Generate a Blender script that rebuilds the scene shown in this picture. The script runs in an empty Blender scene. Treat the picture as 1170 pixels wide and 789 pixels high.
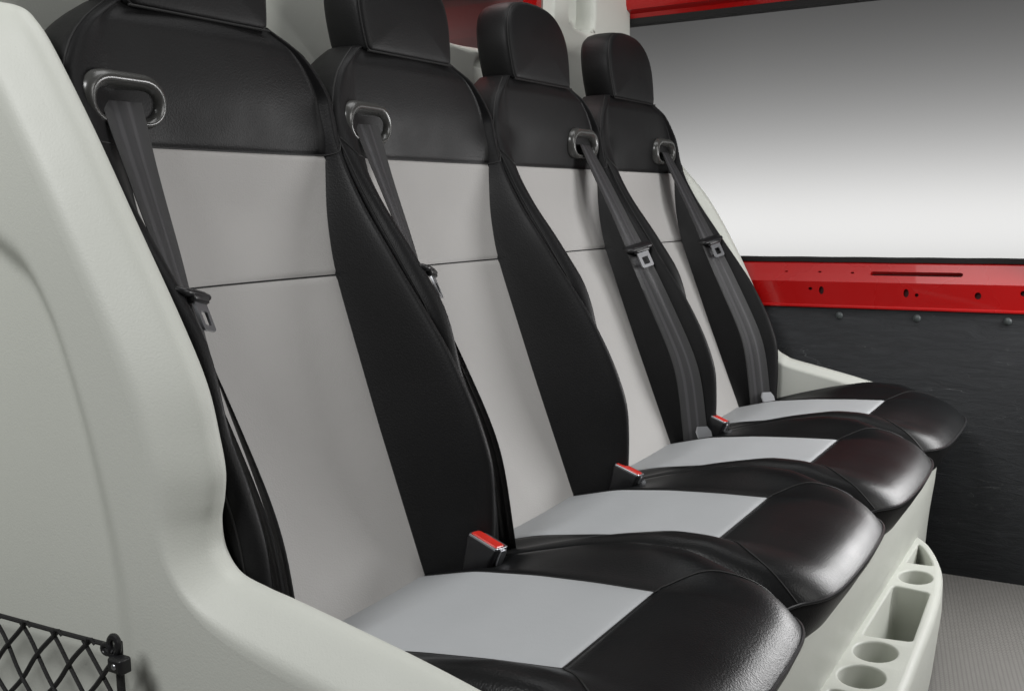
import bpy, bmesh, math, random
import numpy as np
from mathutils import Vector, Matrix
from mathutils.geometry import tessellate_polygon
random.seed(4)
S = bpy.context.scene
COL = S.collection
rad = math.radians

# ------------------------------------------------------------------ helpers
def tag(o, label=None, cat=None, group=None, kind=None):
    if label: o['label'] = label
    if cat: o['category'] = cat
    if group: o['group'] = group
    if kind: o['kind'] = kind
    return o

def empty(name, loc, label=None, cat=None, group=None):
    o = bpy.data.objects.new(name, None)
    COL.objects.link(o)
    o.location = loc
    o.empty_display_size = .05
    return tag(o, label, cat, group)

def world_loc(o):
    v = Vector(o.location)
    return v + world_loc(o.parent) if o.parent else v

class MB:
    """collects faces in absolute coordinates, links them as one mesh object"""
    def __init__(self):
        self.v = []; self.f = []; self.m = []
    def add(self, verts, faces, mi=0):
        b = len(self.v)
        self.v += [tuple(map(float, p)) for p in verts]
        self.f += [tuple(i + b for i in f) for f in faces]
        self.m += [mi] * len(faces)
        return b
    def grid(self, rows, mi=0, close=False, flip=False):
        n = len(rows); k = len(rows[0])
        vs = [p for r in rows for p in r]
        fs = []
        for i in range(n - 1):
            for j in range(k if close else k - 1):
                a, b = i * k + j, i * k + (j + 1) % k
                q = (a, b, b + k, a + k)
                fs.append(q[::-1] if flip else q)
        return self.add(vs, fs, mi)
    def box(self, a, b, mi=0):
        x0, y0, z0 = a; x1, y1, z1 = b
        vs = [(x0,y0,z0),(x1,y0,z0),(x1,y1,z0),(x0,y1,z0),(x0,y0,z1),(x1,y0,z1),(x1,y1,z1),(x0,y1,z1)]
        self.add(vs, [(0,3,2,1),(4,5,6,7),(0,1,5,4),(1,2,6,5),(2,3,7,6),(3,0,4,7)], mi)
    def tube(self, pts, r, n=8, mi=0, caps=True, closed=False):
        pts = [Vector(p) for p in pts]
        N = len(pts)
        rr = r if hasattr(r, '__len__') else [r] * N
        rows = []; prev = None
        for i, p in enumerate(pts):
            if closed: t = pts[(i + 1) % N] - pts[i - 1]
            else: t = pts[min(i + 1, N - 1)] - pts[max(i - 1, 0)]
            t.normalize()
            if prev is None:
                u = t.orthogonal().normalized()
            else:
                u = (prev - t * prev.dot(t))
                u = u.normalized() if u.length > 1e-6 else t.orthogonal().normalized()
            prev = u
            w = t.cross(u)
            rows.append([p + (u * math.cos(2*math.pi*k/n) + w * math.sin(2*math.pi*k/n)) * rr[i] for k in range(n)])
        if closed: rows.append(rows[0])
        b = self.grid(rows, mi, close=True)
        if caps and not closed:
            self.f.append(tuple(b + k for k in range(n))[::-1]); self.m.append(mi)
            e = b + (N - 1) * n
            self.f.append(tuple(e + k for k in range(n))); self.m.append(mi)
    def poly(self, loops, mi=0, up=None):
        """planar polygon with holes; loops of 3d points"""
        tris = tessellate_polygon([[Vector(p) for p in l] for l in loops])
        vs = [p for l in loops for p in l]
        fs = []
        for t in tris:
            a, b, c = (Vector(vs[i]) for i in t)
            nrm = (b - a).cross(c - a)
            if nrm.length < 1e-12: continue
            fs.append(tuple(t) if (up is None or nrm.dot(Vector(up)) > 0) else tuple(t)[::-1])
        self.add(vs, fs, mi)
    def build(self, name, mats, parent=None, origin=None, smooth=True, merge=True, sharp=40, recalc=False):
        L = Vector(origin) if origin is not None else (Vector((0,0,0)))
        W = world_loc(parent) if parent else Vector((0,0,0))
        if origin is None and parent: L = W
        me = bpy.data.meshes.new(name)
        me.from_pydata([tuple(Vector(p) - L) for p in self.v], [], self.f)
        if not isinstance(mats, (list, tuple)): mats = [mats]
        for m in mats: me.materials.append(m)
        for p, mi in zip(me.polygons, self.m): p.material_index = mi
        bm = bmesh.new(); bm.from_mesh(me)
        if merge: bmesh.ops.remove_doubles(bm, verts=bm.verts, dist=2e-5)
        if recalc: bmesh.ops.recalc_face_normals(bm, faces=bm.faces)
        for f in bm.faces: f.smooth = smooth
        if smooth and sharp:
            for e in bm.edges:
                if len(e.link_faces) == 2 and e.calc_face_angle(0) > rad(sharp): e.smooth = False
        bm.to_mesh(me); bm.free()
        o = bpy.data.objects.new(name, me)
        COL.objects.link(o)
        o.location = L - W
        o.parent = parent
        return o

def copy_tree(o, parent=None):
    c = o.copy(); COL.objects.link(c)
    if parent: c.parent = parent
    for ch in list(o.children): copy_tree(ch, c)
    return c

def curve(xs, ys, sm=.012):
    """smoothed interpolation"""
    xs = np.array(xs, float); ys = np.array(ys, float)
    o = np.argsort(xs); xs, ys = xs[o], ys[o]
    lo, hi = xs[0], xs[-1]
    g = np.linspace(lo - .2, hi + .2, 1600)
    sl0 = (ys[1]-ys[0])/(xs[1]-xs[0]); sl1 = (ys[-1]-ys[-2])/(xs[-1]-xs[-2])
    gx = np.concatenate([[lo - .3], xs, [hi + .3]]); gy = np.concatenate([[ys[0]-.3*sl0], ys, [ys[-1]+.3*sl1]])
    v = np.interp(g, gx, gy)
    st = g[1] - g[0]; k = max(1, int(3 * sm / st)); ker = np.exp(-.5 * (np.arange(-k, k+1) * st / sm) ** 2); ker /= ker.sum()
    vp = np.concatenate([v[0] + (v[1]-v[0]) * np.arange(-k, 0), v, v[-1] + (v[-1]-v[-2]) * np.arange(1, k+1)])
    v = np.convolve(vp, ker, 'valid')
    return lambda x: float(np.interp(x, g, v))

def spline(pts, n=8, closed=False):
    """Catmull-Rom through 2d/3d points"""
    P = [np.array(p, float) for p in pts]; N = len(P); out = []
    segs = N if closed else N - 1
    for i in range(segs):
        if closed: a, b, c, d = P[i-1], P[i], P[(i+1) % N], P[(i+2) % N]
        else: a, b, c, d = P[max(i-1,0)], P[i], P[i+1], P[min(i+2,N-1)]
        for k in range(n):
            t = k / n
            out.append(.5*((2*b) + (c-a)*t + (2*a-5*b+4*c-d)*t*t + (-a+3*b-3*c+d)*t**3))
    if not closed: out.append(P[-1])
    return out

def rrect(cx, cy, w, h, r, n=6):
    out = []
    for sx, sy, a0 in ((1,1,0),(-1,1,90),(-1,-1,180),(1,-1,270)):
        for k in range(n + 1):
            a = rad(a0 + 90 * k / n)
            out.append((cx + sx*(w/2 - r) + r*math.cos(a), cy + sy*(h/2 - r) + r*math.sin(a)))
    return out

def offset(poly, d):
    """inward offset of a closed CCW 2d polygon (averaged normals)"""
    n = len(poly); out = []
    for i in range(n):
        a, b, c = (np.array(poly[j % n], float) for j in (i-1, i, i+1))
        t1 = b - a; t2 = c - b
        t1 /= max(np.hypot(*t1), 1e-9); t2 /= max(np.hypot(*t2), 1e-9)
        nn = np.array([-(t1+t2)[1], (t1+t2)[0]]); l = np.hypot(*nn)
        nn = nn / l if l > 1e-6 else np.array([-t1[1], t1[0]])
        out.append(tuple(b + nn * d))
    return out

# ------------------------------------------------------------------ materials
def mat(name, color, rough=.5, metal=0., spec=.5, var=None, bumps=(), coat=0., sheen=0., rvar=None, trans=0., emis=None):
    m = bpy.data.materials.new(name); m.use_nodes = True
    nt = m.node_tree; N = nt.nodes; L = nt.links
    b = N['Principled BSDF']
    b.inputs['Base Color'].default_value = (*color, 1)
    b.inputs['Roughness'].default_value = rough
    b.inputs['Metallic'].default_value = metal
    b.inputs['Specular IOR Level'].default_value = spec
    b.inputs['Coat Weight'].default_value = coat
    b.inputs['Sheen Weight'].default_value = sheen
    tc = N.new('ShaderNodeTexCoord')
    if var:                                     # (scale, colour2, detail, contrast lo, hi)
        sc, c2, lo, hi = var
        nz = N.new('ShaderNodeTexNoise'); nz.inputs['Scale'].default_value = sc; nz.inputs['Detail'].default_value = 5
        L.new(tc.outputs['Object'], nz.inputs['Vector'])
        r = N.new('ShaderNodeValToRGB')
        r.color_ramp.elements[0].position = lo; r.color_ramp.elements[0].color = (*color, 1)
        r.color_ramp.elements[1].position = hi; r.color_ramp.elements[1].color = (*c2, 1)
        L.new(nz.outputs['Fac'], r.inputs['Fac']); L.new(r.outputs['Color'], b.inputs['Base Color'])
    if rvar:
        sc, lo, hi = rvar
        nz = N.new('ShaderNodeTexNoise'); nz.inputs['Scale'].default_value = sc; nz.inputs['Detail'].default_value = 4
        L.new(tc.outputs['Object'], nz.inputs['Vector'])
        mr = N.new('ShaderNodeMapRange'); mr.inputs['To Min'].default_value = lo; mr.inputs['To Max'].default_value = hi
        mr.inputs['From Min'].default_value = .3; mr.inputs['From Max'].default_value = .7
        L.new(nz.outputs['Fac'], mr.inputs['Value']); L.new(mr.outputs['Result'], b.inputs['Roughness'])
    last = None
    for kind, sc, strength, dist in bumps:
        if kind == 'voronoi':
            t = N.new('ShaderNodeTexVoronoi'); t.feature = 'SMOOTH_F1'; t.inputs['Scale'].default_value = sc; out = t.outputs['Distance']
        elif kind == 'wavex':
            t = N.new('ShaderNodeTexWave'); t.inputs['Scale'].default_value = sc; out = t.outputs['Fac']
        else:
            t = N.new('ShaderNodeTexNoise'); t.inputs['Scale'].default_value = sc; t.inputs['Detail'].default_value = 4; out = t.outputs['Fac']
        L.new(tc.outputs['Object'], t.inputs['Vector'])
        bp = N.new('ShaderNodeBump'); bp.inputs['Strength'].default_value = strength; bp.inputs['Distance'].default_value = dist
        L.new(out, bp.inputs['Height'])
        if last: L.new(last.outputs['Normal'], bp.inputs['Normal'])
        last = bp
    if last: L.new(last.outputs['Normal'], b.inputs['Normal'])
    if emis:
        b.inputs['Emission Color'].default_value = (*emis[0], 1); b.inputs['Emission Strength'].default_value = emis[1]
    return m

LEATHER = mat('black_leather', (.0066,.0073,.0078), .37, spec=.17, var=(5,(.0095,.0096,.0099),.4,.65), rvar=(9,.31,.41),
              bumps=(('noise',9,.08,.006),('noise',45,.04,.002),('voronoi',460,.28,.0008)))
SMOOTH_LEATHER = mat('dark_backrest_leather', (.0068,.0068,.0071), .50, spec=.2, var=(5,(.0085,.0085,.009),.4,.65), rvar=(8,.44,.56),
              bumps=(('noise',8,.12,.006),('voronoi',430,.30,.0007)))
GREY = mat('grey_vinyl', (.425,.415,.403), .62, spec=.3, var=(3,(.395,.386,.375),.35,.65), bumps=(('noise',6,.3,.010),('voronoi',480,.38,.0006)))
GREYC = mat('grey_vinyl_cool_light', (.43,.445,.455), .6, spec=.32, var=(3,(.40,.415,.425),.35,.65), bumps=(('noise',9,.25,.008),('voronoi',520,.2,.0005)))  # same vinyl, with the cooler light on the cushions put into its colour
SEAMM = mat('black_seam_and_opening_shade', (.006,.006,.006), .6)
PIPING = mat('black_piping', (.02,.02,.021), .3, spec=.6)
CREAM = mat('cream_moulded_plastic', (.60,.615,.565), .48, spec=.4, var=(2.5,(.575,.59,.54),.35,.65), rvar=(5,.4,.56), bumps=(('noise',420,.3,.0009),('noise',1100,.25,.0005)))
GUIDE = mat('dark_grey_glossy_plastic', (.055,.055,.052), .25, spec=.6, bumps=(('noise',60,.05,.001),))
BLACKP = mat('black_plastic', (.011,.011,.012), .38, spec=.5, bumps=(('noise',400,.12,.0005),))
CHROME = mat('bright_steel', (.46,.47,.49), .33, metal=1)
REDBTN = mat('red_button_plastic', (.62,.03,.02), .28, spec=.6)
REDPAINT = mat('red_gloss_paint', (.43,.003,.003), .28, spec=.5, coat=.35, rvar=(4,.24,.34))
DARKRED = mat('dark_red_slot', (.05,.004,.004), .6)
RUBBER = mat('black_rubber', (.012,.012,.012), .7, bumps=(('noise',250,.6,.002),))
RIVET = mat('dark_rivet', (.06,.07,.07), .4, spec=.5)
CORD = mat('black_elastic_cord', (.012,.012,.012), .75, bumps=(('voronoi',700,.7,.001),))

def webbing_mat():
    m = mat('charcoal_webbing', (.05,.049,.052), .5, spec=.45)
    nt = m.node_tree; N = nt.nodes; L = nt.links; b = N['Principled BSDF']
    uv = N.new('ShaderNodeUVMap'); sx = N.new('ShaderNodeSeparateXYZ'); L.new(uv.outputs['UV'], sx.inputs['Vector'])
    r = N.new('ShaderNodeValToRGB'); r.color_ramp.interpolation = 'LINEAR'
    els = [(0,.027),(.26,.03),(.3,.055),(.36,.055),(.4,.028),(.6,.028),(.64,.055),(.7,.055),(.74,.03),(1,.027)]
    r.color_ramp.elements[0].position = 0; r.color_ramp.elements[0].color = (*[els[0][1]]*3, 1)
    r.color_ramp.elements[1].position = 1; r.color_ramp.elements[1].color = (*[els[-1][1]]*3, 1)
    for p, c in els[1:-1]:
        e = r.color_ramp.elements.new(p); e.color = (c, c*.98, c*1.04, 1)
    L.new(sx.outputs['X'], r.inputs['Fac']); L.new(r.outputs['Color'], b.inputs['Base Color'])
    w = N.new('ShaderNodeTexWave'); w.bands_direction = 'Y'; w.inputs['Scale'].default_value = 110; w.inputs['Distortion'].default_value = 1.5
    L.new(uv.outputs['UV'], w.inputs['Vector'])
    bp = N.new('ShaderNodeBump'); bp.inputs['Strength'].default_value = .25; bp.inputs['Distance'].default_value = .0008
    L.new(w.outputs['Fac'], bp.inputs['Height']); 
    bp2 = N.new('ShaderNodeBump'); bp2.inputs['Strength'].default_value = .5; bp2.inputs['Distance'].default_value = .002
    L.new(r.outputs['Color'], bp2.inputs['Height']); L.new(bp.outputs['Normal'], bp2.inputs['Normal'])
    L.new(bp2.outputs['Normal'], b.inputs['Normal'])
    return m
WEB = webbing_mat()

def trim_mat():
    m = mat('black_grained_trim', (.016,.017,.02), .55, spec=.35)
    nt = m.node_tree; N = nt.nodes; L = nt.links; b = N['Principled BSDF']
    tc = N.new('ShaderNodeTexCoord')
    mp = N.new('ShaderNodeMapping'); mp.inputs['Scale'].default_value = (5, 1, 22); L.new(tc.outputs['Object'], mp.inputs['Vector'])
    n1 = N.new('ShaderNodeTexNoise'); n1.inputs['Scale'].default_value = 2.2; n1.inputs['Detail'].default_value = 9; n1.inputs['Roughness'].default_value = .72; n1.inputs['Distortion'].default_value = 1.2
    L.new(mp.outputs['Vector'], n1.inputs['Vector'])
    r = N.new('ShaderNodeValToRGB'); L.new(n1.outputs['Fac'], r.inputs['Fac'])
    e = r.color_ramp.elements; e[0].position = .3; e[0].color = (.009,.010,.0115,1); e[1].position = .75; e[1].color = (.021,.023,.026,1)
    # pale creases: thin band of a stretched noise
    mp2 = N.new('ShaderNodeMapping'); mp2.inputs['Scale'].default_value = (3.2, 1, 15); mp2.inputs['Rotation'].default_value = (0, rad(4), 0); L.new(tc.outputs['Object'], mp2.inputs['Vector'])
    n2 = N.new('ShaderNodeTexNoise'); n2.inputs['Scale'].default_value = 1.6; n2.inputs['Detail'].default_value = 6; n2.inputs['Distortion'].default_value = .8
    L.new(mp2.outputs['Vector'], n2.inputs['Vector'])
    r2 = N.new('ShaderNodeValToRGB'); L.new(n2.outputs['Fac'], r2.inputs['Fac'])
    r2.color_ramp.elements[0].position = .495; r2.color_ramp.elements[0].color = (0,0,0,1)
    r2.color_ramp.elements[1].position = .5; r2.color_ramp.elements[1].color = (1,1,1,1)
    x = r2.color_ramp.elements.new(.506); x.color = (0,0,0,1)
    n3 = N.new('ShaderNodeTexNoise'); n3.inputs['Scale'].default_value = 9; L.new(tc.outputs['Object'], n3.inputs['Vector'])
    mr = N.new('ShaderNodeMapRange'); mr.inputs['From Min'].default_value = .5; mr.inputs['From Max'].default_value = .7; mr.inputs['To Max'].default_value = .55; L.new(n3.outputs['Fac'], mr.inputs['Value'])
    mu = N.new('ShaderNodeMath'); mu.operation = 'MULTIPLY'; L.new(r2.outputs['Color'], mu.inputs[0]); L.new(mr.outputs['Result'], mu.inputs[1])
    mx = N.new('ShaderNodeMixRGB'); mx.inputs['Color2'].default_value = (.20,.20,.205,1)
    L.new(mu.outputs[0], mx.inputs['Fac']); L.new(r.outputs['Color'], mx.inputs['Color1']); L.new(mx.outputs['Color'], b.inputs['Base Color'])
    bp = N.new('ShaderNodeBump'); bp.inputs['Strength'].default_value = .6; bp.inputs['Distance'].default_value = .004
    L.new(n1.outputs['Fac'], bp.inputs['Height']); L.new(bp.outputs['Normal'], b.inputs['Normal'])
    return m
TRIM = trim_mat()

def floor_mat():
    m = mat('grey_checker_plate_vinyl', (.17,.165,.155), .5, spec=.4)
    nt = m.node_tree; N = nt.nodes; L = nt.links; b = N['Principled BSDF']
    tc = N.new('ShaderNodeTexCoord')
    mp = N.new('ShaderNodeMapping'); mp.inputs['Scale'].default_value = (92, 92, 1); mp.inputs['Rotation'].default_value = (0,0,rad(28))
    L.new(tc.outputs['Object'], mp.inputs['Vector'])
    br = N.new('ShaderNodeTexBrick'); br.inputs['Scale'].default_value = 1; br.inputs['Mortar Size'].default_value = .12; br.inputs['Mortar Smooth'].default_value = .6
    br.inputs['Brick Width'].default_value = 1.0; br.inputs['Row Height'].default_value = .62
    br.inputs['Color1'].default_value = (.26,.25,.236,1); br.inputs['Color2'].default_value = (.235,.227,.214,1); br.inputs['Mortar'].default_value = (.125,.12,.113,1)
    L.new(mp.outputs['Vector'], br.inputs['Vector'])
    L.new(br.outputs['Color'], b.inputs['Base Color'])
    bp = N.new('ShaderNodeBump'); bp.invert = True; bp.inputs['Strength'].default_value = .5; bp.inputs['Distance'].default_value = .002
    L.new(br.outputs['Fac'], bp.inputs['Height']); L.new(bp.outputs['Normal'], b.inputs['Normal'])
    return m
FLOOR = floor_mat()

# ------------------------------------------------------------------ camera (origin of the coordinates)
def cam_matrix(yaw, pitch, roll):
    cy, sy, cp, sp = math.cos(yaw), math.sin(yaw), math.cos(pitch), math.sin(pitch)
    f = np.array([sy*cp, cy*cp, sp]); r = np.array([cy, -sy, 0]); u = np.cross(r, f)
    cr, sr = math.cos(roll), math.sin(roll)
    return cr*r + sr*u, -sr*r + cr*u, f
r_, u_, f_ = cam_matrix(rad(-30.5776), rad(-7.5385), rad(-.9685))
cd = bpy.data.cameras.new('camera'); co = bpy.data.objects.new('camera', cd); COL.objects.link(co)
co.matrix_world = Matrix(((r_[0],u_[0],-f_[0],0),(r_[1],u_[1],-f_[1],0),(r_[2],u_[2],-f_[2],0),(0,0,0,1)))
cd.sensor_width = 36; cd.lens = 36 * 1192.77 / 1170; cd.clip_start = .02; cd.clip_end = 100
S.camera = co

FLOORZ = -.93
YC = [1.0, 1.458, 1.916, 2.374]

# ------------------------------------------------------------------ seat backrest surface (seat-local: x forward, y across, z up)
profx = curve([-.62,-.514,-.3,-.096,0,.08,.15,.2,.25,.30],[-.785,-.827,-.915,-.998,-1.028,-1.042,-1.038,-1.041,-1.047,-1.05], .025)
bolP = curve([-.62,-.52,-.43,-.35,-.278,-.2,-.13,-.053,.0,.05,.09,.13,.17,.2,.23,.26],
             [.060,.074,.116,.147,.150,.140,.119,.090,.066,.045,.030,.020,.013,.008,.005,.003], .02)
pe_ = curve([-.62,-.514,-.3,-.096,.0,.08,.10],[.150,.151,.167,.187,.197,.209,.210], .02)
hw_ = curve([-.62,-.3,0,.06,.1,.142,.17,.2,.22,.235,.25,.262],[.2275,.2285,.2285,.232,.236,.235,.227,.209,.190,.169,.143,.122], .006)
cr_ = lambda z: min(.205 + .011*smooth01((z+.16)/.24), hw_(z) - .013)
def smooth01(t):
    t = min(1., max(0., t)); return t*t*(3-2*t)
TOPZ, MIDZ = .08, -.094
def groove(z):
    g = 0
    for c in (TOPZ, MIDZ): g += .0022 * math.exp(-((z - c)/.0045)**2)
    return g
def back_x(y, z):
    """front surface of the backrest"""
    a = abs(y); pe = pe_(min(z, .1)) - (.052*smooth01((z+.22)/.14) if y < 0 else 0); cr = cr_(z); hw = hw_(z)
    pe = min(pe, cr - .008)
    P = bolP(z)
    if y < 0: P = P*(1 - .22*smooth01((-.12-z)/.14)) + .010*smooth01((z+.24)/.22)*(1-smooth01((z-.07)/.07))
    x = profx(z) - .010*smooth01((z-.222)/.034)
    lift = .012*smooth01((z+.10)/.18)*(1-smooth01((z-.10)/.06))
    con = .010 * smooth01((.08 - z)/.1)                 # slight hollow of the centre panel
    if a <= pe:
        x += lift*(a/pe)**5 + con * (a/pe)**2 - con - (groove(z) if z < .1 else 0) + .008*smooth01((z-.06)/.10)*(1-(a/pe)**2)
        # gentle cushion roundness near the cross seams
        return x
    t = (a - pe) / (cr - pe)
    if a <= cr:
        return x + lift + (P-lift) * (.35*math.sin(math.pi/2*t) + .65*smooth01(t)**.9)
    t = min(1, (a - cr) / (hw - cr))
    Rr = .036 - .018*smooth01((z+.05)/.15)
    return x + P - Rr * (1 - math.sqrt(max(0, 1 - t*t)))

BX, BZ = -.60, -.60                                     # seat base point

def frange(a, b, n): return [a + (b-a)*i/n for i in range(n+1)]

def make_seat():
    seat = empty('seat', (BX, 0, BZ))
    # ---- rows
    zs = set()
    for z in frange(-.60, .05, 44) + frange(.05, .20, 16) + frange(.20, .254, 14): zs.add(round(z, 5))
    for c in (TOPZ, MIDZ):
        zs = {z for z in zs if abs(z - c) > .012}
        for d in (-.011,-.007,-.004,-.002,0,.002,.004,.007,.011): zs.add(round(c + d, 5))
    zs = sorted(zs)
    def side(z, sg):
        pe = min(pe_(min(z,.1)) - (.052*smooth01((z+.22)/.14) if sg < 0 else 0), cr_(z) - .008); cr = cr_(z); hw = hw_(z)
        A = [pe*k/18 for k in range(19)] + [pe + (cr-pe)*(k/11) for k in range(1,12)] + [cr + (hw-cr)*math.sin(math.pi/2*k/9) for k in range(1,10)]
        pts = [(back_x(sg*a if a else 0, z), sg*a, z) for a in A]
        x0 = pts[-1][0]; xb = profx(z) - .075
        for k in range(1, 8):
            t = k/7
            pts.append((x0 + (xb-x0)*t, sg*(hw - .012*t*t + .004*math.sin(math.pi*t)), z))
        return pts
    def row(z):
        return side(z, -1)[:0:-1] + side(z, 1)
    rows = [row(z) for z in zs]
    half = len(rows[0])//2
    iP = 18                                              # columns of the centre panel either side
    body = MB(); up = MB(); low = MB()
    it = zs.index(round(TOPZ,5)); im = zs.index(round(MIDZ,5))
    up.grid([r[half-iP:half+iP+1] for r in rows[im:it+1]], flip=True)
    low.grid([r[half-iP:half+iP+1] for r in rows[:im+1]], flip=True)
    body.grid([r[:half-iP+1] for r in rows[:it+1]], flip=True)
    body.grid([r[half+iP:] for r in rows[:it+1]], flip=True)
    body.grid(rows[it:], flip=True)
    # flat back
    body.grid([[(r[0][0], r[0][1], r[0][2]), (r[-1][0], r[-1][1], r[-1][2])] for r in rows])
    body.grid([rows[-1], [(min(p[0], profx(.25)-.07), p[1]*.9, p[2]+.001) for p in rows[-1]]], flip=True)
    back = body.build('backrest', SMOOTH_LEATHER, seat, sharp=60)
    up.build('upper_back_panel', GREY, seat); low.build('lower_back_panel', GREY, seat)
    # seams on the backrest: along the outer edge of each bolster and across the panels
    s = MB()
    for sg in (-1, 1):
        s.tube([(back_x(sg*hw_(z)*.985, z)+.0004, sg*hw_(z)*.987, z) for z in frange(-.58,.250,60)], .0014, 6)
        s.tube([(p[0]-.0002, p[1], p[2]) for p in (side(z, sg)[18] for z in frange(-.58,TOPZ,50))], .0009, 5)
    for c in (TOPZ, MIDZ):
        pe = pe_(c); e = (cr_(c) if c == TOPZ else pe)
        s.tube([(back_x(y, c)+.0002, y, c) for y in frange(-pe, pe, 24)], .0012, 5)
    for sg in (-1, 1):                                   # dome seam runs out over the bolster
        s.tube([(back_x(sg*a, TOPZ + .03*(max(0,a-pe_(TOPZ))/.024)**1.5)+.0003, sg*a, TOPZ + .03*(max(0,a-pe_(TOPZ))/.024)**1.5) for a in frange(pe_(TOPZ), hw_(TOPZ)*.985, 8)], .0012, 5)
    s.build('seam', SEAMM, back)
    # ---- headrest: rounded block
    hr = MB()
    out = [(-.112,.2455),(-.119,.249),(-.1225,.258),(-.127,.29),(-.128,.325),(-.121,.358),(-.102,.385),(-.07,.402),(-.03,.4085)]
    out = out + [(0,.4095)] + [(-y, z) for y, z in reversed(out)]
    ol = [tuple(p) for p in spline(out, 5)]
    def hx(z): return profx(.25) + .004 - .115*max(0, z-.25) - .25*max(0, z-.33)**1.5
    cz = .322
    def ring(sc, dx):
        return [(hx(cz+(z-cz)*sc) + dx, y*sc, cz + (z-cz)*sc) for y, z in ol]
    rings = []
    for k in range(1, 12):                               # domed front face
        q = k/12; rings.append(ring(.88*q, .0005 + .006*(1-q**2.4)))
    rings += [ring(.88,.0003), ring(.92,-.001), ring(.952,-.0035), ring(.962,-.0060), ring(.972,-.0065), ring(.988,-.011), ring(.999,-.018), ring(1.006,-.030), ring(1.006,-.046), ring(.996,-.060), ring(.97,-.072), ring(.92,-.080), ring(.6,-.084), ring(.05,-.084)]
    hr.grid(rings, flip=True, close=True)
    hr.poly([rings[0]])
    head = hr.build('headrest', SMOOTH_LEATHER, seat, sharp=60, recalc=True)
    s = MB(); s.tube([(x+.0005,y,z) for x, y, z in ring(.965,-.0060)], .0013, 6)
    zz = .2475                                            # seam between headrest and shoulders
    s.tube([(max(back_x(y, zz), hx(zz)-.003)+.0012, y, zz) for y in frange(-.119,.119,24)], .0018, 6)
    s.build('seam', SEAMM, head)

    # ---- cushion
    HC = .2265
    def xf(y):
        t = abs(y)/HC; return -.293 - .012*t*t - .055*t**8
    Cz = curve([0,.012,.03,.06,.115,.177,.25,.34,.44,.545,.62],[-.494,-.479,-.469,-.459,-.453,-.458,-.462,-.470,-.484,-.513,-.535], .012)
    Bz = curve([0,.012,.035,.074,.124,.194,.276,.36,.448,.56],[-.492,-.476,-.459,-.443,-.432,-.431,-.448,-.471,-.499,-.53], .012)
    XF = -.468
    te_ = lambda x: .150 + (min(x,XF) + .827)/(.359) * (-.030)
    def cz(x, y):
        a = abs(y); d = max(0, xf(y) - x)
        te = te_(x)
        w = smooth01((a - (te-.004)) / (.192 - te + .004))
        if x > XF: w *= 1 - .45*smooth01((x-XF)/.09)
        c = Cz(d); z = c + (Bz(d) - c) * w
        if a < te and x < XF: z -= .004*(1-(a/te)**2)*smooth01((XF-x)/.1)
        # groove round the insert
        g = math.exp(-((a-te)/.004)**2) * (1 if x < XF+.003 else 0)
        g = max(g, math.exp(-((x-XF)/.004)**2) * (1 if a < te else 0))
        z -= .0028*g
        if a > .2: z -= .016*((a-.2)/(HC-.2))**2.2
        return z
    xs1 = frange(-.90, XF-.012, 34) + [XF-.008, XF-.004, XF-.002, XF]
    fr = [.01,.025,.05,.09] + [.09 + .91*k/22 for k in range(1, 19)] + [.86,.90,.935,.965,.985,1.0]
    fr = sorted(set(round(f,4) for f in fr))
    def acols(x):
        te = te_(x)
        return [te*k/14 for k in range(14)] + [te-.003, te] + [te+.003] + [te + (HC-te)*k/16 for k in range(1,17)]
    def crow(fx, xr):
        A = acols(xr); pts = [(fx(a), a, cz(fx(a), a)) for a in A]
        return [(x,-y,z) for x,y,z in reversed(pts[1:])] + pts
    r1 = [crow(lambda a, x=x: x, x) for x in xs1]
    r2 = [crow(lambda a, f=f: XF + (xf(a)-XF)*f, XF) for f in fr]
    h = len(r1[0])//2; k = 15
    ins = MB(); ins.grid([r[h-k:h+k+1] for r in r1], flip=True)
    cu = MB()
    cu.grid([r[:h-k+1] for r in r1], flip=True); cu.grid([r[h+k:] for r in r1], flip=True)
    cu.grid([r1[-1]] + r2, flip=True)
    # skirt: boundary loop going down
    bd = [r[0] for r in r1 + r2] + r2[-1][1:-1] + [r[-1] for r in reversed(r1 + r2)]
    def skirt(q, dz):
        o = []
        for i, (x, y, z) in enumerate(bd):
            sx = smooth01((x + .47)/.12)                 # only the front tucks back
            o.append((x - q*sx*(.6+.4*(1-abs(y)/HC)), y*(1 - .15*q - .25*q*sx), z*(1-dz) + (-.575)*dz))
        return o
    sk = [bd, skirt(-.002,.04), skirt(.0,.12), skirt(.010,.35), skirt(.028,.65), skirt(.055,.9), skirt(.075,1.0)]
    cu.grid(sk, flip=True)
    cush = cu.build('seat_cushion', LEATHER, seat, sharp=70)
    ins.build('cushion_panel', GREYC, seat)
    p = MB(); p.tube([(x+.0015*smooth01((x+.47)/.1), y*1.004, z-.001) for x, y, z in bd], .0022, 6)
    p.build('piping', PIPING, cush)
    s = MB()
    for sg in (-1, 1):
        path = spline([(XF,te_(XF)),(-.440,.150),(-.405,.183),(-.36,.205),(-.325,.208),(-.306,.2)], 8)
        s.tube([(x, sg*y, cz(x,y)+.0003) for x, y in path if x < xf(y)], .0013, 5)
        s.tube([(x, sg*te_(x), cz(x,te_(x))+.0006) for x in frange(-.85,XF,30)], .001, 5)
        a = Vector((-.308, sg*.2, -.489))                # vertical corner seam on the skirt
    s.tube([(XF, y, cz(XF,y)+.0006) for y in frange(-te_(XF), te_(XF), 20)], .001, 5)
    s.build('seam', SEAMM, cush)
    return seat

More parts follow.
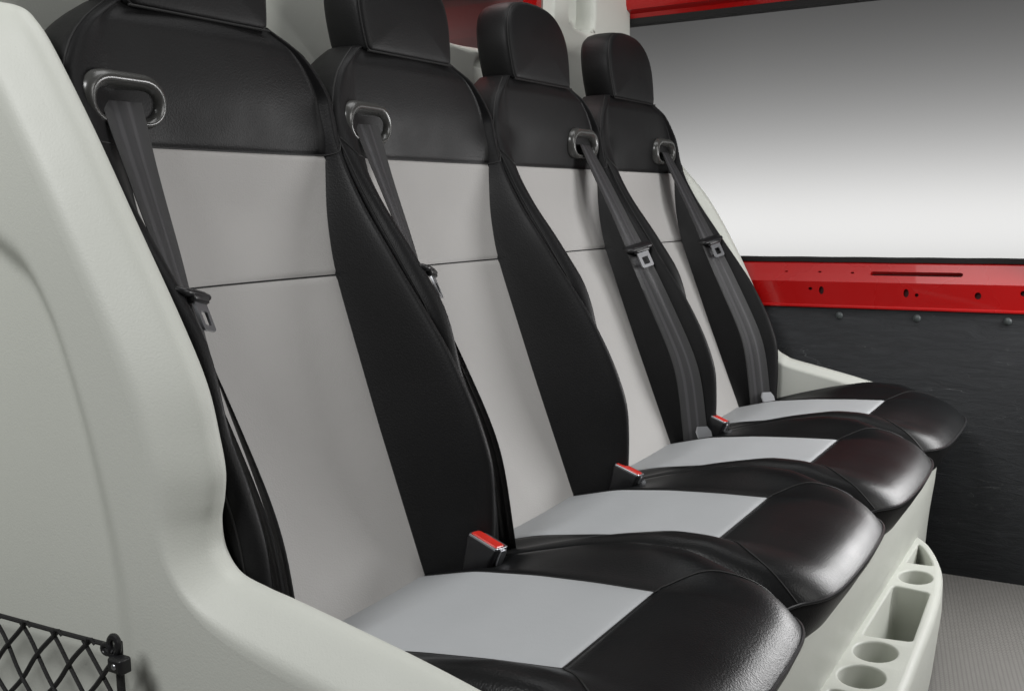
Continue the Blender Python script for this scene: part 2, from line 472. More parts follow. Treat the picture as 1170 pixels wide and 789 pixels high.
def make_guide(seat, sg):
    """moulded loop the belt comes out of, standing proud of the dome"""
    c = Vector((back_x(sg*.148, .133) , sg*.148, .133)) + world_loc(seat) - Vector((BX, 0, BZ))
    g = MB()
    # local frame on the dome: across = +y, up follows the surface
    across = Vector((back_x(sg*.148+.03,.133)-back_x(sg*.148-.03,.133), .06, 0)).normalized()
    up = Vector((profx(.16)-profx(.10), 0, .06)).normalized()
    n = across.cross(up).normalized()
    if n.x < 0: n = -n
    def loop(w, h, r, dz=0, dyo=0): return rrect(0, dz, w, h, r, 7)
    prof = [(.103,.066,.029,-.012,0),(.103,.066,.029,.003,0),(.100,.062,.028,.0095,0),(.093,.055,.025,.0140,-.001),(.086,.048,.022,.0140,-.002),(.078,.041,.0195,.0105,-.003),(.073,.034,.0165,.003,-.004),(.071,.032,.0155,-.012,-.004)]
    rows = []
    for w, h, r, o, dz in prof:
        rows.append([c + across*(a*1.28 - .003*sg) + up*b + n*o for a, b in loop(w, h, r, dz)])
    g.grid(rows, close=True)
    o = g.build('belt_guide', GUIDE, seat, origin=c, recalc=True, sharp=70)
    d = MB(); d.poly([[c + across*(a*1.28 - .003*sg) + up*b + n*-.004 for a, b in rrect(0,-.004,.074,.035,.017,7)]], up=n)
    d.build('opening_shade', SEAMM, o, sharp=0)  # near-black sheet painted in for the shade inside the loop
    # little screw eye at the lower corner
    return o

# ------------------------------------------------------------------ belts (seat-local)
def make_belt(yc, sg):
    root = empty('seat_belt', (-.80, yc, -.52))
    OFF = Vector((0, yc, 0))
    dyc = curve([-.56,-.45,-.3,-.15,-.08,.0,.08,.115,.14],[.172,.175,.178,.178,.174,.167,.159,.153,.150], .03)
    wid = curve([-.56,-.1,.0,.06,.12,.14],[.052,.050,.051,.054,.058,.056], .03)
    slope = curve([-.56,-.30,-.16,-.07,.0,.06,.10,.14],[rad(58),rad(59),rad(50),rad(20),rad(13),rad(8),rad(2),rad(-6)], .035)
    ZZ = frange(-.56, .131, 80); BB = []
    for z in ZZ:
        c = dyc(z); th = slope(z)
        BB.append((.003 if sg < 0 else 0) + max(back_x(c + q*math.cos(th), z) - q*math.sin(th) for q in [.047*(k/10-.5) for k in range(11)]))
    BB[-1] = back_x(sg*.15, .131) + .000
    for m in (2, 3, 4): BB[-m] = min(BB[-m], BB[-1] + .003*m)
    hull = []
    for i in range(81):
        while len(hull) > 1:
            a, b = hull[-2], hull[-1]
            if (BB[b]-BB[a])*(i-a) <= (BB[i]-BB[a])*(b-a): hull.pop()
            else: break
        hull.append(i)
    path = curve(ZZ[::2], list(np.interp(range(0,81,2), hull, [BB[i] for i in hull])), .006)
    def strand(mb, z0, z1, lift, dy=0., wsc=1., rough=0.):
        n = 46; Z = [z0 + (z1 - z0)*i/n for i in range(n+1)]
        rows = []
        for z in Z:
            c = dyc(z) + dy; w = wid(z)*wsc; th = slope(z); b = path(z) + lift
            rows.append([(b + (k/10-.5)*w*math.sin(th) + .0012*math.cos((k/10-.5)*math.pi*4), sg*(c + (k/10-.5)*w*math.cos(th)), z) for k in range(11)])
        return rows
    def smooth_rows(rows):
        A = np.array(rows)
        for _ in range(12):
            B = A.copy(); B[1:-1,:,0] = np.maximum((A[:-2,:,0]+A[2:,:,0])/2*.5 + A[1:-1,:,0]*.5, A[1:-1,:,0]-.0005) ; A = B
        return A
    def ribbon(name, sets, parent):
        me = bpy.data.meshes.new(name); vs = []; fs = []; uv = []
        for A in sets:
            n, k, _ = A.shape
            th = .0012
            b = len(vs)
            for layer in (0, 1):
                for i in range(n):
                    for j in range(k):
                        p = A[i, j].copy(); p[0] -= th*layer
                        vs.append(tuple(Vector(p) + OFF - world_loc(root)))
                        uv.append((j/(k-1), i/(n-1)*10))
            I = lambda l, i, j: b + l*n*k + i*k + j
            for i in range(n-1):
                for j in range(k-1):
                    fs.append((I(0,i,j),I(0,i,j+1),I(0,i+1,j+1),I(0,i+1,j))); fs.append((I(1,i,j),I(1,i+1,j),I(1,i+1,j+1),I(1,i,j+1)))
                for j in (0, k-1): fs.append((I(0,i,j),I(0,i+1,j),I(1,i+1,j),I(1,i,j)))
            for i in (0, n-1):
                for j in range(k-1): fs.append((I(0,i,j),I(0,i,j+1),I(1,i,j+1),I(1,i,j)))
        me.from_pydata(vs, [], fs); me.materials.append(WEB)
        ul = me.uv_layers.new(name='UVMap')
        for l in me.loops: ul.data[l.index].uv = uv[l.vertex_index]
        bm = bmesh.new(); bm.from_mesh(me); bmesh.ops.recalc_face_normals(bm, faces=bm.faces)
        for f in bm.faces: f.smooth = True
        for e in bm.edges:
            if len(e.link_faces) == 2 and e.calc_face_angle(0) > rad(50): e.smooth = False
        bm.to_mesh(me); bm.free()
        o = bpy.data.objects.new(name, me); COL.objects.link(o); o.parent = parent
        return o
    LZ = -.085                                           # the latch plate hangs here
    shoulder = smooth_rows(strand(None, LZ-.01, .131, .005))
    lapA = smooth_rows(strand(None, -.515, LZ-.005, .003, .004, 1.0))
    lapB = smooth_rows(strand(None, -.515, LZ-.012, .006, -.006, 1.0))
    ribbon('webbing', [shoulder, lapA, lapB], root)
    # latch plate: black oval slide and a steel tongue with a window
    y0 = dyc(LZ); i = 0
    P = Vector(shoulder[1][5]) + OFF + Vector((.006 if sg > 0 else .011, 0, 0))
    e0 = Vector(shoulder[1][0]); e1 = Vector(shoulder[1][10])
    ac = (e1 - e0).normalized()
    if sg < 0: ac = -ac
    dn = (Vector(lapB[20][5]) - Vector(lapB[-1][5])).normalized()
    ac = (ac - dn*ac.dot(dn)).normalized()
    n = ac.cross(dn).normalized()
    if n.x < 0: n = -n
    lp = MB(); rows = []
    tilt = (dn*.22).normalized()*0
    for w, h, o in [(.064,.016,-.006),(.072,.024,-.0045),(.075,.027,-.0015),(.075,.027,.002),(.071,.023,.0048),(.062,.015,.0062),(.03,.005,.0068)]:
        rows.append([P + ac*a + (dn*.55 + n*.83).normalized()*b*1.1 + (n*.55 - dn*.83).normalized()*o*.8 for a, b in rrect(0, 0, w, h, h*.49, 6)])
    lp.grid(rows, close=True); lp.poly([rows[-1]]); lp.poly([rows[0]])
    latch = lp.build('latch_plate', BLACKP, root, origin=P, recalc=True, sharp=60)
    tg = MB()
    Q = P + n*.007
    o_ = [(a, b) for a, b in rrect(0, .027, .033, .044, .004, 4)]
    h_ = [(a, b) for a, b in rrect(0, .034, .017, .017, .002, 4)]
    T = lambda a, b, o: Q + ac*a + dn*b + n*o
    for o, u in ((.0015, n), (-.0015, -n)): tg.poly([[T(a,b,o) for a,b in o_],[T(a,b,o) for a,b in h_]], up=u)
    tg.grid([[T(a,b,.0015) for a,b in o_],[T(a,b,-.0015) for a,b in o_]], close=True)
    tg.grid([[T(a,b,.0015) for a,b in h_],[T(a,b,-.0015) for a,b in h_]], close=True)
    tg.build('tongue', CHROME, latch, recalc=True, sharp=30)
    sh = MB(); rows = []                                 # black shoulder of the tongue
    for w, h, o in [(.040,.014,-.004),(.042,.016,0),(.040,.014,.0045),(.036,.010,.006)]:
        rows.append([Q + ac*a + dn*(b+.008) + n*o for a, b in rrect(0, 0, w, h, .004, 4)])
    sh.grid(rows, close=True); sh.poly([rows[-1]])
    sh.build('tongue_shoulder', BLACKP, latch, recalc=True, sharp=50)
    # anchor plate at the foot of the belt
    an = MB(); B0 = OFF + (Vector((-.760, .166, -.476)) if sg > 0 else Vector((-.80, -.186, -.50)))
    pl = [(-.014,-.03),(.014,-.03),(.0155,-.004),(.010,.007),(-.010,.007),(-.0155,-.004)]
    f0 = [B0 + Vector((b*-.3 + a*.80, sg*a*.60, b*.95)) for a, b in pl]
    f1 = [p - Vector((.003,0,.001)) for p in f0]
    an.poly([f0], up=(1,0,.3)); an.poly([f1], up=(-1,0,-.3)); an.grid([f0,f1], close=True)
    an.build('anchor_plate', CHROME, root, recalc=True, sharp=30)
    return root

# ------------------------------------------------------------------ build seats
first = make_seat(); first.location.y = YC[0]
seats = [first]
for yc in YC[1:]:
    c = copy_tree(first); c.location.y = yc; seats.append(c)
bpy.context.view_layer.update()
SL = ['black and grey padded seat standing right against the near cream side panel',
      'black and grey padded seat second from the near side panel, belt guide at left',
      'black and grey padded seat third from the near panel, under the tinted window',
      'black and grey padded seat farthest along the row, beside the red and black door']
BL = ['charcoal seat belt hanging down the seat beside the near cream side panel',
      'charcoal seat belt seen edge-on beside the second seat from the near side panel',
      'charcoal seat belt draped down the right bolster of the third seat from the near panel',
      'charcoal seat belt at the far end of the row, nearest the red door']
SIDES = [-1, -1, 1, 1]
for s, sg, l in zip(seats, SIDES, SL):
    make_guide(s, sg); tag(s, l, 'seat', 'row of four seats')
for yc, sg, l in zip(YC, SIDES, BL):
    tag(make_belt(yc, sg), l, 'seat belt', 'seat belts on the row of seats')

# ------------------------------------------------------------------ buckles between the cushions
def make_buckle(loc, rz):
    e = empty('belt_buckle', loc)
    Rm = Matrix.Rotation(rz, 4, 'Z') @ Matrix.Rotation(rad(-8), 4, 'X') @ Matrix.Rotation(rad(20), 4, 'Y')
    L = Vector(loc); T = lambda x, y, z: L + (Rm @ Vector((x*.93, y*1.4, z*.8)))
    b = MB(); rows = []
    for z, w, d in [(-.07,.036,.016),(-.045,.044,.02),(-.02,.05,.024),(-.006,.054,.0265),(-.001,.053,.0255),(.0,.050,.023)]:
        rows.append([T(x, y, z) for x, y in rrect(0, 0, w, d, .005, 4)])
    b.grid(rows, close=True); b.poly([rows[-1]])
    b.build('housing', BLACKP, e, recalc=True, sharp=50)
    r = MB(); rows = []
    for z, w, d in [(-.004,.048,.0165),(.0035,.048,.0165),(.0048,.046,.0145),(.0042,.036,.008)]:
        rows.append([T(x, y-.002, z) for x, y in rrect(0, 0, w, d, .003, 4)])
    r.grid(rows, close=True); r.poly([rows[-1]])
    r.build('release_button', REDBTN, e, recalc=True, sharp=35)
    bz = MB(); rows = []
    for z, w, d in [(-.002,.0525,.0235),(.0022,.0525,.0235),(.0030,.0515,.0225),(.0030,.0490,.0185),(.0005,.0485,.018)]:
        rows.append([T(x, y-.0005, z) for x, y in rrect(0, 0, w, d, .0035, 4)])
    bz.grid(rows, close=True)
    bz.build('bezel', CHROME, e, recalc=True, sharp=35)
    k = MB(); rows = []
    for z, w, d in [(-.03,.006,.010),(-.006,.006,.012),(-.002,.004,.010)]:
        rows.append([T(x+.0268, y+.003, z) for x, y in rrect(0, 0, w, d, .0018, 4)])
    k.grid(rows, close=True); k.poly([rows[-1]])
    k.build('slot_edge', CHROME, e, recalc=True, sharp=35)
    return e
KL = ['red and black buckle between the two nearest seats', 'red and black buckle between the second and third seats',
      'red and black buckle between the two farthest seats, half sunk behind the cushion']
for (x, y, z, rz), l in zip([(-.742,1.182,-.456,.0),(-.742,1.657,-.464,.05),(-.745,2.128,-.458,-.04)], KL):
    tag(make_buckle((x,y,z), rz), l, 'buckle', 'buckles between the seats')

# ------------------------------------------------------------------ cream side panels (bench ends)
NEAR = [(-1.45,.30),(-1.25,.262),(-1.15,.245),(-1.098,.236),(-1.068,.228),(-1.05,.215),(-1.023,.183),(-.965,.092),(-.906,-.01),(-.848,-.11),(-.815,-.176),(-.801,-.23),(-.795,-.266),(-.798,-.294),
        (-.804,-.320),(-.800,-.349),(-.781,-.371),(-.744,-.381),(-.703,-.388),(-.631,-.402),(-.558,-.417),(-.491,-.433),(-.42,-.452),(-.36,-.485),(-.33,-.54),(-.325,-.62)]
FAR = [(-1.45,.32),(-1.25,.28),(-1.17,.24),(-1.106,.172),(-1.030,.099),(-.953,.007),(-.880,-.118),(-.824,-.235),(-.79,-.32),(-.770,-.372),(-.745,-.390),(-.722,-.399),(-.64,-.417),(-.559,-.436),(-.47,-.46),(-.40,-.49),(-.37,-.54),(-.365,-.62)]
SEC = [tuple(p) for p in spline([(0,.050),(.0005,.043),(.003,.0365),(.0075,.0305),(.014,.0235),(.021,.0160),(.028,.0088),(.033,.0045),(.039,.0014),(.046,.0001),(.050,0)], 4)]
def side_panel(name, contour, y0, y1, recess, r=.034, face=-1):
    C = [np.array(p) for p in spline([np.array(p) for p in contour], 9)]
    n = len(C); root = empty(name, (-.75, (y0+y1)/2, FLOORZ))
    nrm = []
    for i in range(n):
        t = C[min(i+1,n-1)] - C[max(i-1,0)]; t /= np.hypot(*t)
        nrm.append(np.array([t[1], -t[0]]))              # points to the solid side (down / back)
    nrm = np.array(nrm)
    for _ in range(90): nrm[1:-1] = (nrm[:-2]+nrm[2:]+2*nrm[1:-1])/4
    nrm /= np.hypot(nrm[:,0], nrm[:,1])[:,None]
    DD = np.array([C[i] + nrm[i]*.05*(r/.034) for i in range(n)])
    for _ in range(260 if recess else 25): DD[1:-1] = (DD[:-2]+DD[2:]+2*DD[1:-1])/4
    yo, yi = (y0, y1) if face < 0 else (y1, y0)          # outer face / inner face
    sgn = -1 if yo < yi else 1
    rows = []
    for i in range(n):
        c, m = C[i], nrm[i]; row = []
        for k in range(6):                               # inner rounding (towards the seat)
            a = math.pi/2*k/5; q = .012
            p = c + m*q*(1-math.sin(a)); row.append((p[0], yi - sgn*0 + (-0 if 0 else 0) + sgn*q*(1-math.cos(a)), p[1]))
        row = [(p[0], yi + sgn*(.012*(1 - math.cos(math.pi/2*k/5))), p[2]) for k, p in enumerate(row)]
        for q, dy in SEC:
            p = c + (DD[i]-c)*(q/.05); row.append((p[0], yo - sgn*dy*(r/.034), p[1]))
        base = DD[i].copy()
        d = np.array([-.66,-.75])
        for k in range(1, 130):
            p = base + d*(.0002*k + .62*(k/129)**1.1)
            y = yo
            if recess: y -= sgn*recess(p[0], p[1])
            row.append((p[0], y, p[1]))
        rows.append(row)
    mb = MB(); mb.grid(rows)
    # inner face towards the seat
    mb.grid([[r_[0], (r_[0][0]-.3, r_[0][1], r_[0][2]-.34)] for r_ in rows])
    mb.build('panel', CREAM, root, recalc=False, sharp=0)
    return root
REC = spline([(-1.40,.03),(-1.25,.02),(-1.12,-.012),(-1.059,-.041),(-1.031,-.058),(-1.005,-.092),(-.981,-.138),(-.948,-.225),(-.922,-.317),(-.908,-.382),(-.903,-.439),(-.897,-.55),(-.89,-.7),(-.885,-1.0)], 60)
RECA = np.array(REC)
def recess(x, z):
    # signed distance to the edge of the moulded recess (inside = back/below)
    d = RECA - np.array([x, z]); D = np.hypot(d[:,0], d[:,1]); i = int(D.argmin())
    j = min(max(i,1), len(RECA)-2); t = RECA[j+1]-RECA[j-1]
    v = np.array([x,z]) - RECA[i]
    side = t[0]*v[1]-t[1]*v[0]
    s = -1 if side > 0 else 1
    depth = .020*smooth01((z+.75)/.75)+.004
    return depth*smooth01(.5 + s*D[i]/.045)
near = side_panel('side_panel', NEAR, .70, .765, recess)
tag(near, 'large cream moulded side panel in the foreground, holding the black cargo net', 'panel')
far = side_panel('side_panel', FAR, 2.612, 2.66, None, r=.015)
tag(far, 'slim cream side panel beyond the last seat, against the black door trim', 'panel')

# ------------------------------------------------------------------ bench base with cup tray
root = empty('bench_base', (-.60, 1.69, FLOORZ))
bp = MB()
prof = [(-.95,-.575),(-.42,-.562),(-.372,-.566),(-.3615,-.575),(-.3605,-.60),(-.364,-.65),(-.3705,-.70),(-.376,-.75),(-.381,-.82),(-.386,-.93)]
prof = [tuple(p) for p in spline(prof, 6)]
ys = frange(.772, 2.56, 20) + [2.575, 2.588, 2.598, 2.604, 2.6065]
rows = []
for y in ys:
    t = max(0, (y-2.56)/.0465); q = .05*(1-math.sqrt(max(0,1-t*t)))
    rows.append([(max(-.95, x - (q if x > -.9 else 0)), y, z) for x, z in prof])
bp.grid(rows)
bp.grid([rows[-1], [(-.95, 2.6065, z) for x, y, z in rows[-1]]])
bp.build('base_front', CREAM, root, sharp=50)
# tray
TZ = -.75; XB = -.3755
outer = [(-.3765,2.43),(-.343,2.376),(-.306,2.265),(-.285,2.158),(-.270,1.985),(-.2635,1.762),(-.260,1.62),(-.2605,1.45),(-.265,1.25),(-.278,1.05),(-.305,.93),(-.3765,.84)]
oc = [tuple(p) for p in spline(outer, 8)]
back = [(-.3765, y) for y in frange(.84, 2.43, 30)][1:-1]
loop = (oc + back)[::-1]                                   # make CCW
def area(p): return sum(p[i-1][0]*p[i][1]-p[i][0]*p[i-1][1] for i in range(len(p)))/2
if area(loop) < 0: loop = loop[::-1]
def pocket(pts, r=None, n=5):
    p = [tuple(q) for q in spline(pts, n, closed=True)]
    return p if area(p) > 0 else p[::-1]
def ell(cx, cy, a, b): return [(cx + a*math.cos(2*math.pi*k/36), cy + b*math.sin(2*math.pi*k/36)) for k in range(36)]
def dense(corners, rs, n=6):
    """polygon with rounded corners"""
    out = []
    N = len(corners)
    for i in range(N):
        a, b, c = (np.array(corners[j % N], float) for j in (i-1, i, i+1))
        u = (a-b)/np.hypot(*(a-b)); v = (c-b)/np.hypot(*(c-b)); r = rs if not hasattr(rs,'__len__') else rs[i]
        for k in range(n+1):
            t = k/n; out.append(tuple((1-t)**2*(b+u*r) + 2*t*(1-t)*b + t*t*(b+v*r)))
    return out if area(out) > 0 else out[::-1]
pockets = [
    (dense([(-.3655,2.366),(-.354,2.350),(-.332,2.29),(-.315,2.232),(-.3655,2.229)], [.006,.012,.02,.010,.006]), .12),
    (ell(-.335,2.147,.0315,.042), .125),
    (dense([(-.3655,2.080),(-.296,2.070),(-.285,1.816),(-.3655,1.806)], .012), .14),
    (ell(-.332,1.746,.035,.043), .125),
    (ell(-.332,1.640,.036,.043), .125),
    (dense([(-.3655,1.575),(-.280,1.575),(-.280,1.33),(-.3655,1.33)], .012), .14),
    (ell(-.332,1.262,.035,.043), .125),
    (ell(-.332,1.158,.035,.043), .125),
]
tr = MB()
rr = .014
def edge_ring(k, m=6, r=rr, tuck=False):
    a = math.pi/2*k/m
    # only the outer (curved) side is rounded; points on the back stay
    off = offset(loop, r*(1-math.sin(a)))
    return [((o[0] if p[0] > -.3764 else p[0]), (o[1] if p[0] > -.3764 else p[1]), TZ - r*(1-math.cos(a))) for p, o in zip(loop, off)]
rings = [edge_ring(k) for k in range(7)]
low1 = [(p[0], p[1], TZ-.055) for p in loop]
low2 = [((p[0]-.012 if p[0] > -.37 else p[0]), p[1], TZ-.165) for p in loop]
tr.grid(rings + [low1, low2], close=True)
lip = .004
holes = []
for P, dep in pockets:
    big = offset(P, -lip)
    holes.append([(x, y, TZ) for x, y in big])
    rws = []
    for k in range(5):
        a = math.pi/2*k/4; o = offset(P, -lip*(1-math.sin(a)))
        rws.append([(x, y, TZ - lip*(1-math.cos(a))) for x, y in o])
    for q, dz in ((0,.03),(.0015,dep*.6),(.003,dep-.006),(.007,dep-.001),(.010,dep)):
        rws.append([(x, y, TZ - dz) for x, y in offset(P, q)])
    tr.grid(rws, close=True)
    tr.poly([rws[-1]], up=(0,0,1))
tr.poly([rings[0]] + holes, up=(0,0,1))
tray = tr.build('cup_tray', CREAM, root, sharp=50)
bm = bmesh.new(); bm.from_mesh(tray.data); bmesh.ops.recalc_face_normals(bm, faces=bm.faces); bm.to_mesh(tray.data); bm.free()
st = MB()                                                  # low step moulded in the big pocket
rws = []
for o, z in ((0,-.889),(0,-.804),(.002,-.801),(.005,-.800)):
    rws.append([(x, y, z) for x, y in offset(rrect(-.343,1.862,.040,.085,.010,5), o)])
st.grid(rws, close=True); st.poly([rws[-1]], up=(0,0,1))
st.build('pocket_step', CREAM, tray, recalc=True, sharp=50)
tag(root, 'long cream bench base under the seats with a cup holder tray along its front', 'bench base')

# ------------------------------------------------------------------ rear wall behind the headrests
wr = empty('rear_wall', (-1.22, 1.7, FLOORZ))
WX = -1.225
outerw = [(.45,-.9),(2.745,-.9),(2.745,.95),(.45,.95)]
def hole_wall(mb, P, depth, lip=.012, sl=.008, backmat=0):
    big = offset(P, -lip)
    rws = []
    for k in range(5):
        a = math.pi/2*k/4
        rws.append([(WX - lip*(1-math.cos(a)), y, z) for y, z in offset(P, -lip*(1-math.sin(a)))])
    rws.append([(WX - depth, y, z) for y, z in offset(P, sl)])
    mb.grid(rws, close=True)
    return [(WX, y, z) for y, z in big], rws[-1]
win = dense([(1.60,.352),(1.72,.350),(1.90,.335),(2.02,.340),(2.29,.388),(2.325,.80),(1.60,.80)], [.01,.02,.05,.03,.05,.05,.02])
poc = dense([(2.385,.458),(2.40,.447),(2.50,.440),(2.523,.46),(2.53,.85),(2.385,.85)], [.012,.01,.03,.03,.03,.03])
rc = dense([(1.945,-.1),(2.27,-.1),(2.27,.30),(1.945,.315)], [.02,.02,.03,.03])
w = MB()
h1, b1 = hole_wall(w, win, .03, lip=.010)
h2, b2 = hole_wall(w, poc, .05, lip=.014)
h3, b3 = hole_wall(w, rc, .03, lip=.02)
w.poly([[(WX, y, z) for y, z in outerw], h1, h2, h3], up=(1,0,0))
w.poly([b2], up=(1,0,0)); w.poly([b3], up=(1,0,0))
w.grid([[(WX,2.745,-.9),(WX,2.745,.95)],[(WX-.012,2.757,-.9),(WX-.012,2.757,.95)],[(WX-.2,2.757,-.9),(WX-.2,2.757,.95)]])
w.build('wall_shell', CREAM, wr, recalc=False, sharp=50)
def tint_mat():
    m = bpy.data.materials.new('tinted_window_glass'); m.use_nodes = True
    nt = m.node_tree; N = nt.nodes; L = nt.links
    for x in list(N):
        if x.type == 'BSDF_PRINCIPLED': N.remove(x)
    t = N.new('ShaderNodeBsdfTransparent'); t.inputs['Color'].default_value = (.62,.50,.50,1)
    g = N.new('ShaderNodeBsdfGlossy'); g.inputs['Roughness'].default_value = .02
    f = N.new('ShaderNodeFresnel'); f.inputs['IOR'].default_value = 1.5
    mx = N.new('ShaderNodeMixShader'); L.new(f.outputs[0], mx.inputs[0]); L.new(t.outputs[0], mx.inputs[1]); L.new(g.outputs[0], mx.inputs[2])
    L.new(mx.outputs[0], N['Material Output'].inputs['Surface'])
    return m
pn = MB(); pn.poly([[(WX-.026, y, z) for y, z in offset(win, -.002)]], up=(1,0,0))
pn.build('window_pane', tint_mat(), wr, sharp=0)
tag(wr, 'cream moulded rear wall behind the headrests with a small tinted window', 'wall')
# added panels behind the tinted window, standing in for its red reflection
cab = MB()
REFL_PINK = mat('pink_window_reflection', (.50,.34,.34), .6, var=(3,(.42,.28,.28),.4,.6))  # pink tone of the reflection in the glass put into the colour
cab.box((-1.80,1.3,.0),(-1.72,3.6,1.4))
tag(cab.build('reflection_backing', REFL_PINK, None, origin=(-1.76,2.4,0), sharp=0), 'added pink reflection partition behind the tinted window', 'backing')
hd = MB()  # red shape added for the bright part of the reflection
pts = [(2.03,.60),(2.10,.575),(2.20,.565),(2.30,.585),(2.36,.57),(2.42,.60),(2.47,.585),(2.56,.60),(2.72,.61),(2.8,.64),(2.8,1.0),(2.03,1.0)]
pts = dense(pts, .02)
f0 = [(-1.66,y,z) for y,z in pts]; f1 = [(-1.70,y,z) for y,z in pts]
hd.poly([f0], up=(1,0,0)); hd.grid([f0,f1], close=True); hd.poly([f1], up=(-1,0,0))
tag(hd.build('reflection_red_shape', REDPAINT, None, origin=(-1.68,2.4,.6), sharp=40), 'added bright red shape standing for the reflection in the tinted window', 'panel')

# ------------------------------------------------------------------ far door: header, sill rail, trim panel
DY = 2.72
dr = empty('side_door', (-.2, DY, FLOORZ))
X0, X1 = -1.25, 1.6
hb = MB(); prof = [(DY+.0,.60),(DY+.0,.545),(DY+.006,.532),(DY+.03,.524),(DY+.036,.515),(DY+.04,.507),(DY+.075,.503),(DY+.08,.51),(DY+.08,.60)]
hb.grid([[(x, y, z) for y, z in prof] for x in (X0-.3, X1)])
hb.build('header_rail', REDPAINT, dr, sharp=25, recalc=False)
hs = MB(); hs.grid([[(x, DY+y, z) for y, z in ((.036,.513),(.040,.4985),(.078,.4965),(.078,.51))] for x in (X0-.3, X1)])
hs.build('header_seal', RUBBER, dr, sharp=25)
# sill rail, with slots and bolt holes
def frange_(a,b,n): return frange(a,b,n)
YT, YF = DY + .045, DY                                      # the upper face leans back
ZT, ZM, ZB = -.152, -.203, -.262
def up_pt(x, t): return (x, YF + (YT-YF)*t, ZM + (ZT-ZM)*t)
sl = MB(); slots_u = [(-.50,.55,.30,.011)]
def circ(cx, cz, a, b, n=20): return [(cx + a*math.cos(2*math.pi*k/n), cz + b*math.sin(2*math.pi*k/n)) for k in range(n)]
long_slot = rrect(-.455, .44, .205, .20, .0999, 8)
# slot in (x, t) space -> rounded ends in real units
def slot_pts(cx, ct, w, h):
    L_ = math.hypot(YT-YF, ZT-ZM); r = h/2; o = []
    for s, a0 in ((1,-90),(-1,90)):
        for k in range(9):
            a = rad(a0 + 180*k/8); o.append((cx + s*(w/2-r) + r*math.cos(a), ct + r*math.sin(a)/L_))
    return o
uh = [slot_pts(-.452,.42,.218,.013), slot_pts(-.775,.46,.008,.004), slot_pts(-.688,.46,.009,.005), slot_pts(-.605,.44,.009,.005), slot_pts(-.198,.42,.010,.005), slot_pts(-.188,.85,.018,.006)]
sl.poly([[up_pt(X0,0), up_pt(X1,0), up_pt(X1,1), up_pt(X0,1)]] + [[up_pt(x,t) for x,t in h] for h in uh], up=(0,-1,1))
lh = [circ(-.678,-.226,.0065,.0105), circ(-.706,-.222,.005,.004), circ(-.47,-.228,.0065,.0105), circ(-.445,-.232,.0045,.0045), circ(-.306,-.230,.0075,.0085), circ(-.208,-.222,.0065,.0065)]
sl.poly([[(X0,YF,ZB),(X1,YF,ZB),(X1,YF,ZM),(X0,YF,ZM)]] + [[(x,YF,z) for x,z in h] for h in lh], up=(0,-1,0))
for h in uh: 
    a = [up_pt(x,t) for x,t in h]; sl.grid([a, [(p[0], p[1]+.012, p[2]-.008) for p in a]], close=True)
for h in lh: sl.grid([[(x,YF,z) for x,z in h], [(x,YF+.012,z) for x,z in h]], close=True)
sl.grid([[(x,YT,ZT),(x,YT+.03,ZT-.002)] for x in (X0,X1)])
sl.grid([[(x,YF,ZB),(x,YF-.006,ZB-.003),(x,YF-.006,ZB-.007),(x,YF+.01,ZB-.008)] for x in (X0,X1)])
rail = sl.build('sill_rail', REDPAINT, dr, sharp=20)
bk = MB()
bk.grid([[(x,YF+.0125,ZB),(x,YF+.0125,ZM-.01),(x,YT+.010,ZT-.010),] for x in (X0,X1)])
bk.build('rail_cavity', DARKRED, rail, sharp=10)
gk = MB()
gp = [(DY+.038,-.1550),(DY+.036,-.1455),(DY+.044,-.1425),(DY+.064,-.1425),(DY+.07,-.1515)]
gk.grid([[(x + 0, y, z + .0003*math.sin(x*40)) for y, z in gp] for x in frange(X0, X1, 260)])
gk.build('window_gasket', RUBBER, dr, sharp=50)
tp = MB(); zs_ = [-.268,-.2685,-.272,-.5,-.93]
tp.grid([[(x, DY + o, z) for o, z in ((.03,-.2675),(.004,-.2675),(.0,-.271),(.0,-.93))] for x in (X0,X1)])
trim = tp.build('trim_panel', TRIM, dr, sharp=50)
for x, z in ((-.631,-.289),(-.4425,-.289),(-.2385,-.2885),(.02,-.289),(.25,-.289)):
    rv = MB(); rws = []
    for k in range(6):
        a = math.pi/2*k/5; rws.append([(x + .0095*math.cos(a)*math.cos(q*math.pi/8), DY - .0055*math.sin(a) - .0003, z + .0095*math.cos(a)*math.sin(q*math.pi/8)) for q in range(16)])
    rv.grid(rws, close=True)
    rv.build('rivet', RIVET, trim, origin=(x, DY, z), recalc=True)
tag(dr, 'red framed side door with an open window, red sill rail and black grained trim', 'door')

# ------------------------------------------------------------------ floor and studio backdrop
fl = MB(); fl.grid([[(-1.6,-.4,FLOORZ),(2.4,-.4,FLOORZ)],[(-1.6,2.8,FLOORZ),(2.4,2.8,FLOORZ)]])
tag(fl.build('floor', FLOOR, None, sharp=0, recalc=True), kind='structure')
BACK = mat('studio_backdrop_paper', (.17,.17,.168), .9, spec=.1)
bd = MB(); bd.grid([[(-8,6.2,-2.2),(8,6.2,-2.2)],[(-8,6.2,6),(8,6.2,6)]])
tag(bd.build('backdrop', BACK, None, sharp=0), kind='structure')

